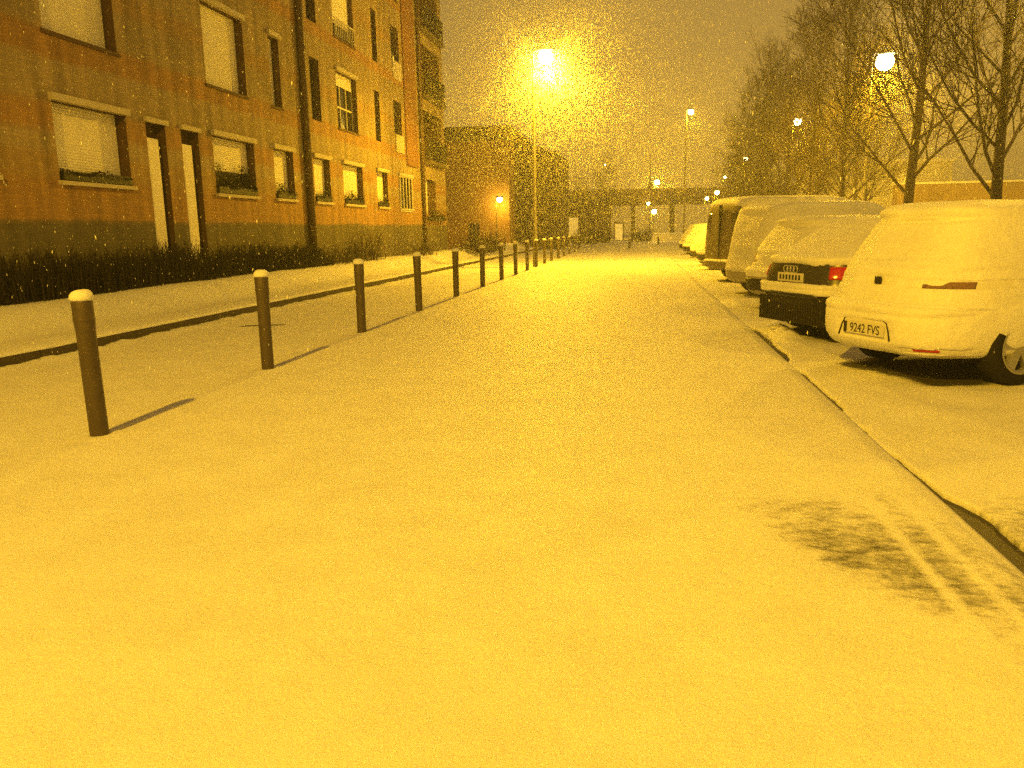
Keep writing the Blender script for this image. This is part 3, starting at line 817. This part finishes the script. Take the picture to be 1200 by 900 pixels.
def angs(n):
    # more points round the corners; starts at the front centre
    out = []
    for i in range(n):
        a = 2*math.pi*i/n
        out.append(a + 0.16*math.sin(4*a))
    return out
def patch(sl, z0, z1, a0, a1, off, mat, name, parent, nz=6, na=24, thick=0.0):
    """a piece lying on the body: heights z0..z1, plan angle a0..a1 (rear is -90 degrees)"""
    V_ = []; F_ = []
    cx_, = (0,)
    for L in ((off,) if not thick else (off, off-thick)):
        for i in range(nz+1):
            z = z0+(z1-z0)*i/nz; s = lerp_slices(sl, z)
            for j in range(na+1):
                a = a0+(a1-a0)*j/na
                x, y = ringpt(s, a); x2, y2 = ringpt(s, a+0.01); x3, y3 = ringpt(s, a-0.01)
                tx, ty = x2-x3, y2-y3; l_ = math.hypot(tx, ty) or 1
                V_.append((x+ty/l_*L, y-tx/l_*L, z))
    w_ = na+1
    for i in range(nz):
        for j in range(na): F_.append((i*w_+j, i*w_+j+1, (i+1)*w_+j+1, (i+1)*w_+j))
    if thick:
        b0_ = (nz+1)*w_
        for j in range(na):
            F_.append((b0_+j, b0_+j+1, j+1, j)); k = nz*w_; F_.append((k+j, k+j+1, b0_+k+j+1, b0_+k+j))
        for i in range(nz):
            F_.append((i*w_, (i+1)*w_, b0_+(i+1)*w_, b0_+i*w_)); k = na; F_.append((b0_+i*w_+k, b0_+(i+1)*w_+k, (i+1)*w_+k, i*w_+k))
    return link_mesh(name, V_, F_, mat, parent, True)

def wheel(parent, x, y, r, side, spokes=5, snowy=False):
    w_ = bpy.data.objects.new('wheel', None)
    m = MB(); k = 40
    prof = [(r*0.66,-0.10),(r*0.70,-0.115),(r*0.93,-0.11),(r,-0.085),(r,0.085),(r*0.93,0.11),(r*0.70,0.115),(r*0.66,0.10)]
    for i, (rr_, t_) in enumerate(prof):
        for j in range(k):
            a = 2*math.pi*j/k; m.v.append((t_, math.cos(a)*rr_, math.sin(a)*rr_))
    for i in range(len(prof)-1):
        for j in range(k):
            a = i*k+j; b_ = i*k+(j+1) % k; m.f.append((a, b_, b_+k, a+k))
    wt = m.build('wheel', BLACK, parent, True); wt.location = (x, y, r)
    # rim: outer ring, spokes, hub (outer face towards side)
    m = MB(); s_ = side
    def disc(r0, r1, t0, t1):
        n0 = len(m.v)
        for rr_, t_ in ((r0,t0),(r1,t1)):
            for j in range(k):
                a = 2*math.pi*j/k; m.v.append((t_*s_, math.cos(a)*rr_, math.sin(a)*rr_))
        for j in range(k):
            a = n0+j; b_ = n0+(j+1)%k; m.f.append((a,b_,b_+k,a+k))
    disc(r*0.705, r*0.66, 0.117, 0.119); disc(r*0.66, r*0.60, 0.119, 0.10); disc(r*0.60, r*0.60, 0.10, -0.02)
    disc(0.002, r*0.17, 0.108, 0.104); disc(r*0.17, r*0.18, 0.104, 0.07)
    for q in range(spokes):
        a = 2*math.pi*q/spokes+0.3
        for (ra, rb, wa, wb, ta, tb) in ((r*0.14, r*0.62, 0.036, 0.062, 0.100, 0.108),):
            ca, sa = math.cos(a), math.sin(a)
            n0 = len(m.v)
            for rr_, ww, tt in ((ra,wa,ta),(rb,wb,tb)):
                for sg in (-1,1):
                    m.v.append((tt*s_, ca*rr_-sa*ww*sg, sa*rr_+ca*ww*sg))
                for sg in (-1,1):
                    m.v.append(((tt-0.05)*s_, ca*rr_-sa*ww*sg*0.9, sa*rr_+ca*ww*sg*0.9))
            m.f += [(n0,n0+1,n0+5,n0+4),(n0,n0+4,n0+6,n0+2),(n0+1,n0+3,n0+7,n0+5)]
    m.build('rim', RIM, wt, False)
    bpy.data.objects.remove(w_)
    return wt

def cut(o, cutters):
    for (kind, y, r, x0, x1, z) in cutters:
        m = MB(); k = 48
        for xx in (x0, x1):
            for j in range(k):
                a = 2*math.pi*j/k; m.v.append((xx, y+math.cos(a)*r, z+math.sin(a)*r))
        for j in range(k): m.f.append((j, k+j, k+(j+1)%k, (j+1)%k))
        m.f.append(tuple(range(k))); m.f.append(tuple(reversed(range(k, 2*k))))
        c_ = m.build('cutter', None)
        md = o.modifiers.new('b', 'BOOLEAN'); md.operation = 'DIFFERENCE'; md.object = c_; md.solver = 'EXACT'
        bpy.context.view_layer.update()
        dg = bpy.context.evaluated_depsgraph_get()
        me = bpy.data.meshes.new_from_object(o.evaluated_get(dg))
        o.modifiers.remove(md); mats = list(o.data.materials)
        o.data = me
        me.materials.clear()
        for mt in mats: me.materials.append(mt)
        bpy.data.objects.remove(c_)

def car(loc, label, sl, paint, wheels, rw=0.31, th=None, snow_t=0.05, plaster=0.75, holes=(), seed=1, NA=120, sub=5, arch=1.17, group='snow covered parked cars', cat='car', name='parked_car', rearcut=None, side_plaster=0.8, inset=None):
    th = TH if th is None else th
    e_ = empty(name, (loc[0], loc[1], -0.05), label, cat, group, -th)
    e_.scale = (CS, CS, CS)
    S = smooth_slices(sl, sub)
    A = angs(NA)
    V_ = []; F_ = []
    for s in S:
        for a in A:
            x, y = ringpt(s[1:], a); V_.append((x, y, s[0]))
    n = NA
    for i in range(len(S)-1):
        for j in range(n): F_.append((i*n+j, i*n+(j+1)%n, (i+1)*n+(j+1)%n, (i+1)*n+j))
    F_.append(tuple(reversed(range(n)))); F_.append(tuple((len(S)-1)*n+j for j in range(n)))
    body = link_mesh('body', V_, F_, paint, e_, False)
    W = max(s[3] for s in sl)
    body.data.update()
    norms = [v.normal.copy() for v in body.data.vertices]
    # the snow lying on and blown against the body: its own skin, sunk inside the paint where none sticks
    SV = []
    roofz = S[-1][0]
    for vtx, nn in zip(V_, norms):
        p = Vector(vtx)
        c = snow_t*sstep(0.15, 0.75, nn.z)*(1+0.35*noise.noise(Vector((p.x*2+seed, p.y*2, p.z))))
        q = noise.noise(Vector((p.x*2.2+seed*3, p.y*2.2, p.z*2.6)))+0.45*noise.noise(Vector((p.x*9, p.y*9+seed, p.z*9)))
        pl = 0.014*(plaster if nn.y < -0.35 else side_plaster)
        if p.z < 0.36: pl -= 0.016*(0.36-p.z)/0.15
        c2 = pl + 0.007*q
        if nn.y > 0.4 and nn.z < 0.5: c2 = 0.004*q
        c = max(c, c2) if c2 > 0 else (c if c > 0.006 else c2-0.004)
        for (hx, hz, rx_, rz_, dp) in holes:
            if nn.y < 0.3:
                d = max(abs(p.x-hx)/rx_, abs(p.z-hz)/rz_)
                if p.y < 1.3: c -= dp*sstep(1.25, 0.9, d + 0.25*noise.noise(p*14))
        if inset and p.y < 1.3 and nn.y < 0.3:
            zc, zh = inset
            ww = 0.60-0.25*max(0.0, p.z-zc)
            c -= 0.011*sstep(ww, ww-0.07, abs(p.x))*sstep(zh, zh-0.05, abs(p.z-zc))
        SV.append(tuple(p+nn*(c+0.004*noise.noise(p*11)+0.002*noise.noise(p*27))))
    sn = link_mesh('snow_cover', SV, F_, SNOW, e_, False)
    cyl = []
    for yw in wheels:
        for sx in (-1, 1):
            x0, x1 = (W-0.26, W+0.3) if sx > 0 else (-W-0.3, -W+0.26)
            cyl.append(('c', yw, rw*arch, x0, x1, rw+0.01))
    for o_ in (body, sn): cut(o_, cyl)
    auto_smooth(body, 45); auto_smooth(sn, 60)
    for o_ in (body, sn):
        o_.data.materials.append(BLACK)
        for p in o_.data.polygons:
            c_ = p.center
            for yw in wheels:
                if math.hypot(c_.y-yw, c_.z-rw-0.01) < rw*arch+0.002 and abs(c_.x) > W-0.262 and (abs(p.normal.x) < 0.02 or abs(abs(c_.x)-(W-0.26)) < 0.002):
                    p.material_index = 1
    for yw in wheels:
        for sx in (-1, 1): wheel(e_, sx*(W-0.125), yw, rw, sx)
    return e_, S

R_ = -math.pi/2
HATCH = [(0.24,0.16,4.05,0.76,5),(0.28,0.07,4.16,0.84,5),(0.36,0.015,4.24,0.87,5),(0.48,0.0,4.28,0.885,5),(0.60,0.005,4.27,0.885,5),
         (0.66,0.055,4.24,0.884,4.8),(0.70,0.085,4.22,0.882,4.6),(0.82,0.12,4.12,0.88,4.4),(0.92,0.17,3.95,0.865,4.2),(0.98,0.22,3.35,0.84,4.2),(1.06,0.28,2.95,0.795,4.2),
         (1.20,0.39,2.62,0.735,4.2),(1.33,0.48,2.28,0.67,4.2),(1.41,0.50,1.98,0.60,4),(1.455,0.62,1.75,0.48,3.6),(1.475,0.95,1.5,0.22,3),(1.478,1.1,1.3,0.06,2.5)]
TALLH = [tuple([(z if z < 0.65 else 0.65+(z-0.65)*1.10)]+list(q)) for z, *q in HATCH]
WHITE = flat('white_paint', (0.62,0.60,0.56), 0.35, spec=0.5)
GREY = flat('dark_grey_paint', (0.035,0.033,0.032), 0.3, spec=0.5)
VANP = flat('grey_van_paint', (0.17,0.14,0.10), 0.5, var=0.3, vscale=4)
SILV = flat('silver_paint', (0.33,0.30,0.26), 0.4, 0.2)

def text_obj(txt, size, mat, parent, loc, name, xs=1.0):
    cu = bpy.data.curves.new(name, 'FONT'); cu.body = txt; cu.size = size; cu.extrude = 0.0012; cu.align_x = 'CENTER'; cu.align_y = 'CENTER'
    t = bpy.data.objects.new(name, cu); C.objects.link(t)
    bpy.context.view_layer.update()
    me = bpy.data.meshes.new_from_object(t.evaluated_get(bpy.context.evaluated_depsgraph_get()))
    bpy.data.objects.remove(t); me.materials.clear(); me.materials.append(mat)
    o = bpy.data.objects.new(name, me); C.objects.link(o); o.parent = parent
    o.location = loc; o.rotation_euler = (R(90), 0, 0); o.scale = (xs, 1, 1)
    return o

def rounded_plate(name, x, z, w, h, y, t, mat, parent, bev=0.015):
    m = MB(); m.box(x-w/2, x+w/2, y-t, y, z-h/2, z+h/2)
    o = m.build(name, mat, parent)
    b_ = o.modifiers.new('b', 'BEVEL'); b_.width = bev; b_.segments = 2
    return o

# 1: nearest hatchback
holes = [(0.0,0.46,0.27,0.075,0.03),(0.58,0.883,0.27,0.036,0.0215),(-0.62,0.883,0.20,0.03,0.009),(0,0.90,0.045,0.035,0.04),(0.04,1.425,0.20,0.013,0.011),(-0.12,1.075,0.15,0.012,0.012),(0.60,0.315,0.17,0.018,0.03)]
CS = 1.06
c1, S1 = car(CARS[0], 'nearest snow covered white hatchback with a readable rear number plate', TALLH, WHITE, (0.93,3.5), 0.335, holes=holes, plaster=1.0, side_plaster=0.95, NA=220, sub=8, seed=2, arch=1.22, inset=(1.22,0.17), snow_t=0.06)
CS = 1.09
pl = rounded_plate('number_plate', -0.0, 0.455, 0.52, 0.11, -0.003, 0.012, PLATE, c1, 0.004)
m = MB(); m.tube([(-0.335,-0.002,0.37),(-0.30,0.0,0.47),(-0.265,0.004,0.535),(-0.23,0.006,0.548),(0.23,0.006,0.548),(0.275,0.004,0.53),(0.31,0.0,0.44),(0.325,-0.002,0.375)], 0.009, 6); m.build('plate_recess', DARKP, c1, True)
text_obj('9242 FVS', 0.118, PLATEK, pl, (0.022, -0.017, 0.452), 'plate_text', 0.86)
m = MB(); m.box(-0.257,-0.215,-0.0170,-0.0155,0.403,0.507); m.build('plate_band', PLATEK, pl)
patch(TALLH, 0.855, 0.91, R_+0.28, R_+0.83, 0.009, REDD, 'tail_light', c1, thick=0.02)
patch(TALLH, 0.845, 0.92, R_-0.80, R_-0.30, 0.012, REDD, 'tail_light', c1, thick=0.02)
patch(TALLH, 1.05, 1.47, R_-0.62, R_+0.62, -0.003, GLASS, 'rear_window', c1, nz=16)
rounded_plate('badge', 0, 0.90, 0.085, 0.07, 0.128, 0.012, DARKP, c1, 0.03)
patch(HATCH, 0.305, 0.33, R_+0.30, R_+0.62, 0.010, RED, 'reflector', c1, nz=2, thick=0.012)
patch(HATCH, 0.305, 0.33, R_-0.62, R_-0.30, 0.010, RED, 'reflector', c1, nz=2, thick=0.012)
m = MB(); m.tube([(-0.02,0.275,1.06),(-0.30,0.265,1.03)], 0.008, 6); m.build('wiper', DARKP, c1)

# 2: dark hatchback with long sloping back
SPORT = [(0.17,0.14,4.2,0.80,5),(0.22,0.09,4.3,0.86,5),(0.36,0.07,4.4,0.88,5),(0.50,0.05,4.45,0.89,5),(0.56,0.0,4.45,0.89,5),(0.62,0.0,4.42,0.89,5),(0.66,0.05,4.4,0.888,5),
         (0.78,0.06,4.32,0.885,4.6),(0.88,0.09,4.18,0.875,4.3),(0.95,0.13,3.6,0.85,4.2),(1.01,0.30,3.15,0.81,4.2),(1.10,0.48,2.9,0.77,4.2),(1.22,0.70,2.6,0.71,4.2),
         (1.34,0.95,2.35,0.64,4),(1.41,1.15,2.1,0.54,3.8),(1.445,1.4,1.85,0.30,3),(1.45,1.5,1.7,0.08,2.5)]
holes = [(0,0.79,0.87,0.10,0.06),(0,0.33,1.0,0.19,0.08)]
c2, S2 = car(CARS[1], 'second nearest car, snow covered with red tail lights and a dark bumper showing', SPORT, GREY, (0.85,3.45), 0.325, holes=holes, plaster=0.9, NA=160, sub=6, seed=5)
pl = rounded_plate('number_plate', 0.0, 0.745, 0.50, 0.11, 0.060, 0.012, PLATE, c2, 0.004)
m = MB()
for i in range(7): m.box(-0.21+i*0.062,-0.175+i*0.062,0.0455,0.0478,0.715,0.775)
m.build('plate_marks', PLATEK, pl)
m = MB()
for i in range(4):
    cxr = -0.094+i*0.062
    m.tube([(cxr+0.042*math.cos(a*math.pi/8), 0.052+0.0006*(i%2), 0.845+0.042*math.sin(a*math.pi/8)) for a in range(17)], 0.0065, 6, False)
m.build('ring_emblem', CHROME, c2)
patch(SPORT, 0.74, 0.885, R_+0.42, R_+1.0, 0.010, RED, 'tail_light', c2, thick=0.02)
patch(SPORT, 0.74, 0.885, R_-1.0, R_-0.42, 0.010, RED, 'tail_light', c2, thick=0.02)
m = MB()
for i in range(26):
    xx = -0.62+i*0.048; m.box(xx, xx+0.02, 0.05, 0.10, 0.19, 0.50)
m.build('bumper_ribs', DARKP, c2)
patch(SPORT, 0.21, 0.50, R_-0.8, R_+0.8, 0.008, DARKP, 'bumper', c2, thick=0.01)

# 3: compact car, 4: people carrier, 5: van
c3, S3 = car(CARS[2], 'third parked car, mostly hidden, with a dark lower bumper', HATCH, SILV, (0.80,3.38), 0.315, holes=[(0,0.36,1.0,0.16,0.08),(-0.66,0.86,0.20,0.07,0.05)], plaster=0.9, NA=110, seed=7)
patch(HATCH, 0.27, 0.52, R_-1.0, R_+1.0, 0.008, DARKP, 'bumper', c3, thick=0.01)
patch(HATCH, 0.80, 0.92, R_-1.0, R_-0.5, 0.010, RED, 'tail_light', c3, thick=0.015)
patch(HATCH, 0.80, 0.92, R_+0.5, R_+1.0, 0.010, RED, 'tail_light', c3, thick=0.015)
MPV = [(0.26,0.14,4.2,0.78,6),(0.32,0.04,4.3,0.86,6),(0.50,0.0,4.4,0.88,6),(0.62,0.03,4.4,0.88,6),(0.80,0.07,4.35,0.88,6),(0.95,0.09,4.1,0.87,6),(1.05,0.11,3.7,0.85,6),
       (1.3,0.17,3.3,0.82,6),(1.55,0.24,3.0,0.78,6),(1.70,0.32,2.8,0.72,5),(1.77,0.55,2.6,0.60,4),(1.80,1.0,2.2,0.25,3),(1.802,1.3,1.9,0.06,2.5)]
c4, S4 = car(CARS[3], 'tall snowy people carrier parked between the compact car and the dark van', MPV, SILV, (0.85,3.4), 0.315, holes=[(-0.72,1.0,0.09,0.20,0.03),(0,0.34,1.0,0.12,0.07)], plaster=0.9, NA=110, seed=9)
patch(MPV, 0.88, 1.25, R_-0.9, R_-0.68, 0.010, RED, 'tail_light', c4, thick=0.015)
patch(MPV, 1.12, 1.52, R_-0.55, R_+0.55, 0.006, GLASS, 'rear_window', c4, thick=0.01)
VAN = [(0.30,0.12,4.5,0.84,7),(0.38,0.02,4.6,0.92,7),(0.48,0.0,4.7,0.95,7),(0.58,0.05,4.7,0.95,8),(0.9,0.06,4.6,0.95,8),(1.1,0.07,4.2,0.94,8),(1.4,0.09,3.9,0.92,8),
       (1.75,0.13,3.6,0.88,8),(1.95,0.19,3.4,0.83,7),(2.04,0.32,3.2,0.74,5),(2.08,0.8,2.8,0.45,3.5),(2.085,1.4,2.2,0.1,2.5)]
c5, S5 = car(CARS[4], 'boxy dark grey van with a flat rear, snow only on its roof', VAN, VANP, (1.0,3.7), 0.33, holes=(), plaster=-0.6, side_plaster=-0.3, snow_t=0.03, NA=120, seed=11, cat='van', name='parked_van')
patch(VAN, 0.34, 0.50, R_-0.95, R_+0.95, 0.012, VANP, 'bumper', c5, thick=0.02)
patch(VAN, 0.75, 1.15, R_-0.80, R_-0.68, 0.010, REDD, 'tail_light', c5, thick=0.015)
patch(VAN, 0.75, 1.15, R_+0.68, R_+0.80, 0.010, REDD, 'tail_light', c5, thick=0.015)
m = MB(); m.box(-0.008,0.008,0.03,0.12,0.6,1.9); m.build('door_seam', DARKP, c5)
o_ = patch(VAN, 1.25, 1.72, R_-0.50, R_-0.08, 0.006, GLASS, 'rear_window', c5, thick=0.008)
o_ = patch(VAN, 1.25, 1.72, R_+0.08, R_+0.50, 0.006, GLASS, 'rear_window', c5, thick=0.008)
# 6..9 far cars
labs = ['snowy pale hatchback parked just beyond the dark van', 'snowy car second beyond the dark van', 'far snowy car near the end of the parking row', 'farthest snow covered car of the parking row']
protos = None
for i, lab in enumerate(labs):
    if protos is None:
        c6, _ = car(CARS[5], lab, HATCH, SILV, (0.80,3.38), 0.315, holes=[(0,0.36,1.0,0.14,0.06),(0.0,1.12,0.5,0.08,0.03)], plaster=0.9, NA=80, seed=15)
        patch(HATCH, 1.05, 1.32, R_-0.6, R_+0.6, 0.004, GLASS, 'rear_window', c6, thick=0.006)
        patch(HATCH, 0.27, 0.50, R_-1.0, R_+1.0, 0.008, DARKP, 'bumper', c6, thick=0.01)
        rounded_plate('number_plate', 0, 0.66, 0.5, 0.11, 0.03, 0.012, PLATE, c6, 0.004)
        protos = c6
    else:
        c6 = copy_tree(protos); tag(c6, lab)
        c6.location = (CARS[5+i][0], CARS[5+i][1], -0.05)

# ------------------------------------------------------------------ falling snow
rr = random.Random(77)
def flakes(name, n, box, smin, smax, reject=None):
    V_ = []; F_ = []
    if box: x0,x1,y0,y1,z0,z1 = box
    for i in range(n):
        p = (rr.uniform(x0,x1), rr.uniform(y0,y1), rr.uniform(z0,z1)) if box else (rr.gauss(-3.65,1), rr.gauss(33.2,1), rr.gauss(7.9,1.1))
        if not box:
            q = rr.uniform(0.4, 2.6); p = (-3.65+(p[0]+3.65)*q, 33.2+(p[1]-33.2)*q, 7.9+(p[2]-7.9)*q)
        d2 = p[0]**2+p[1]**2+(p[2]-1.45)**2
        if p[0] > 4 and p[1] > 18 and rr.random() < 0.7: continue
        if d2 < 9 or (p[0] < -9.9 and p[1] < 42.5): continue
        s = rr.uniform(smin, smax)*(1.0 if d2 > 150 else 0.6); h = s*rr.uniform(2.4, 4.2); lx = rr.gauss(0, .06)*h; a = rr.uniform(0, 6.28)
        n0 = len(V_)
        for k in range(3):
            V_.append((p[0]+math.cos(a+k*2.094)*s*.5, p[1]+math.sin(a+k*2.094)*s*.5, p[2]))
        V_.append((p[0]+lx, p[1], p[2]+h*.5)); V_.append((p[0]-lx, p[1], p[2]-h*.5))
        F_ += [(n0,n0+1,n0+3),(n0+1,n0+2,n0+3),(n0+2,n0,n0+3),(n0+1,n0,n0+4),(n0+2,n0+1,n0+4),(n0,n0+2,n0+4)]
    return V_, F_
V1, F1 = flakes('s', 26000, (-10,9,3,30,0.1,11), 0.006, 0.013)
V2, F2 = flakes('s', 30000, (-16,14,25,70,0.1,13), 0.012, 0.026)
V_HALO, F_HALO = flakes('s', 30000, None, 0.010, 0.020)  # extra flakes packed round the main street lamp to build its halo
n0 = len(V1); n1 = n0+len(V2)
FL, nF, lF, bF = nm('falling_snow')
bF.inputs['Base Color'].default_value = (0.9,0.9,0.9,1); bF.inputs['Roughness'].default_value = 0.8
tr_ = nF.new('ShaderNodeBsdfTranslucent'); tr_.inputs[0].default_value = (0.9,0.9,0.9,1)
mx = nF.new('ShaderNodeMixShader'); mx.inputs[0].default_value = 0.5
lF.new(bF.outputs[0], mx.inputs[1]); lF.new(tr_.outputs[0], mx.inputs[2]); lF.new(mx.outputs[0], nF['Material Output'].inputs[0])
o = link_mesh('falling_snow', V1+V2+V_HALO, F1+[tuple(a+n0 for a in f) for f in F2]+[tuple(a+n1 for a in f) for f in F_HALO], FL)
tag(o, 'pale snowflakes falling through the lamplight over the whole street, packed denser round the main lamp for its halo', 'snowfall', kind='stuff')

# ------------------------------------------------------------------ haze
hz, nH, lH, bH = nm('snowy_air')
nH.remove(bH)
pv_ = nH.new('ShaderNodeVolumePrincipled')
pv_.inputs['Color'].default_value = (0.93,0.93,0.93,1)
pv_.inputs['Density'].default_value = 0.0046
pv_.inputs['Anisotropy'].default_value = 0.70
lH.new(pv_.outputs[0], nH['Material Output'].inputs['Volume'])
mb = MB(); mb.box(-245,245,-245,245,-1.45,19); o = mb.build('haze', hz)
tag(o, 'thin snowy haze hanging over the whole street', 'haze', kind='stuff')
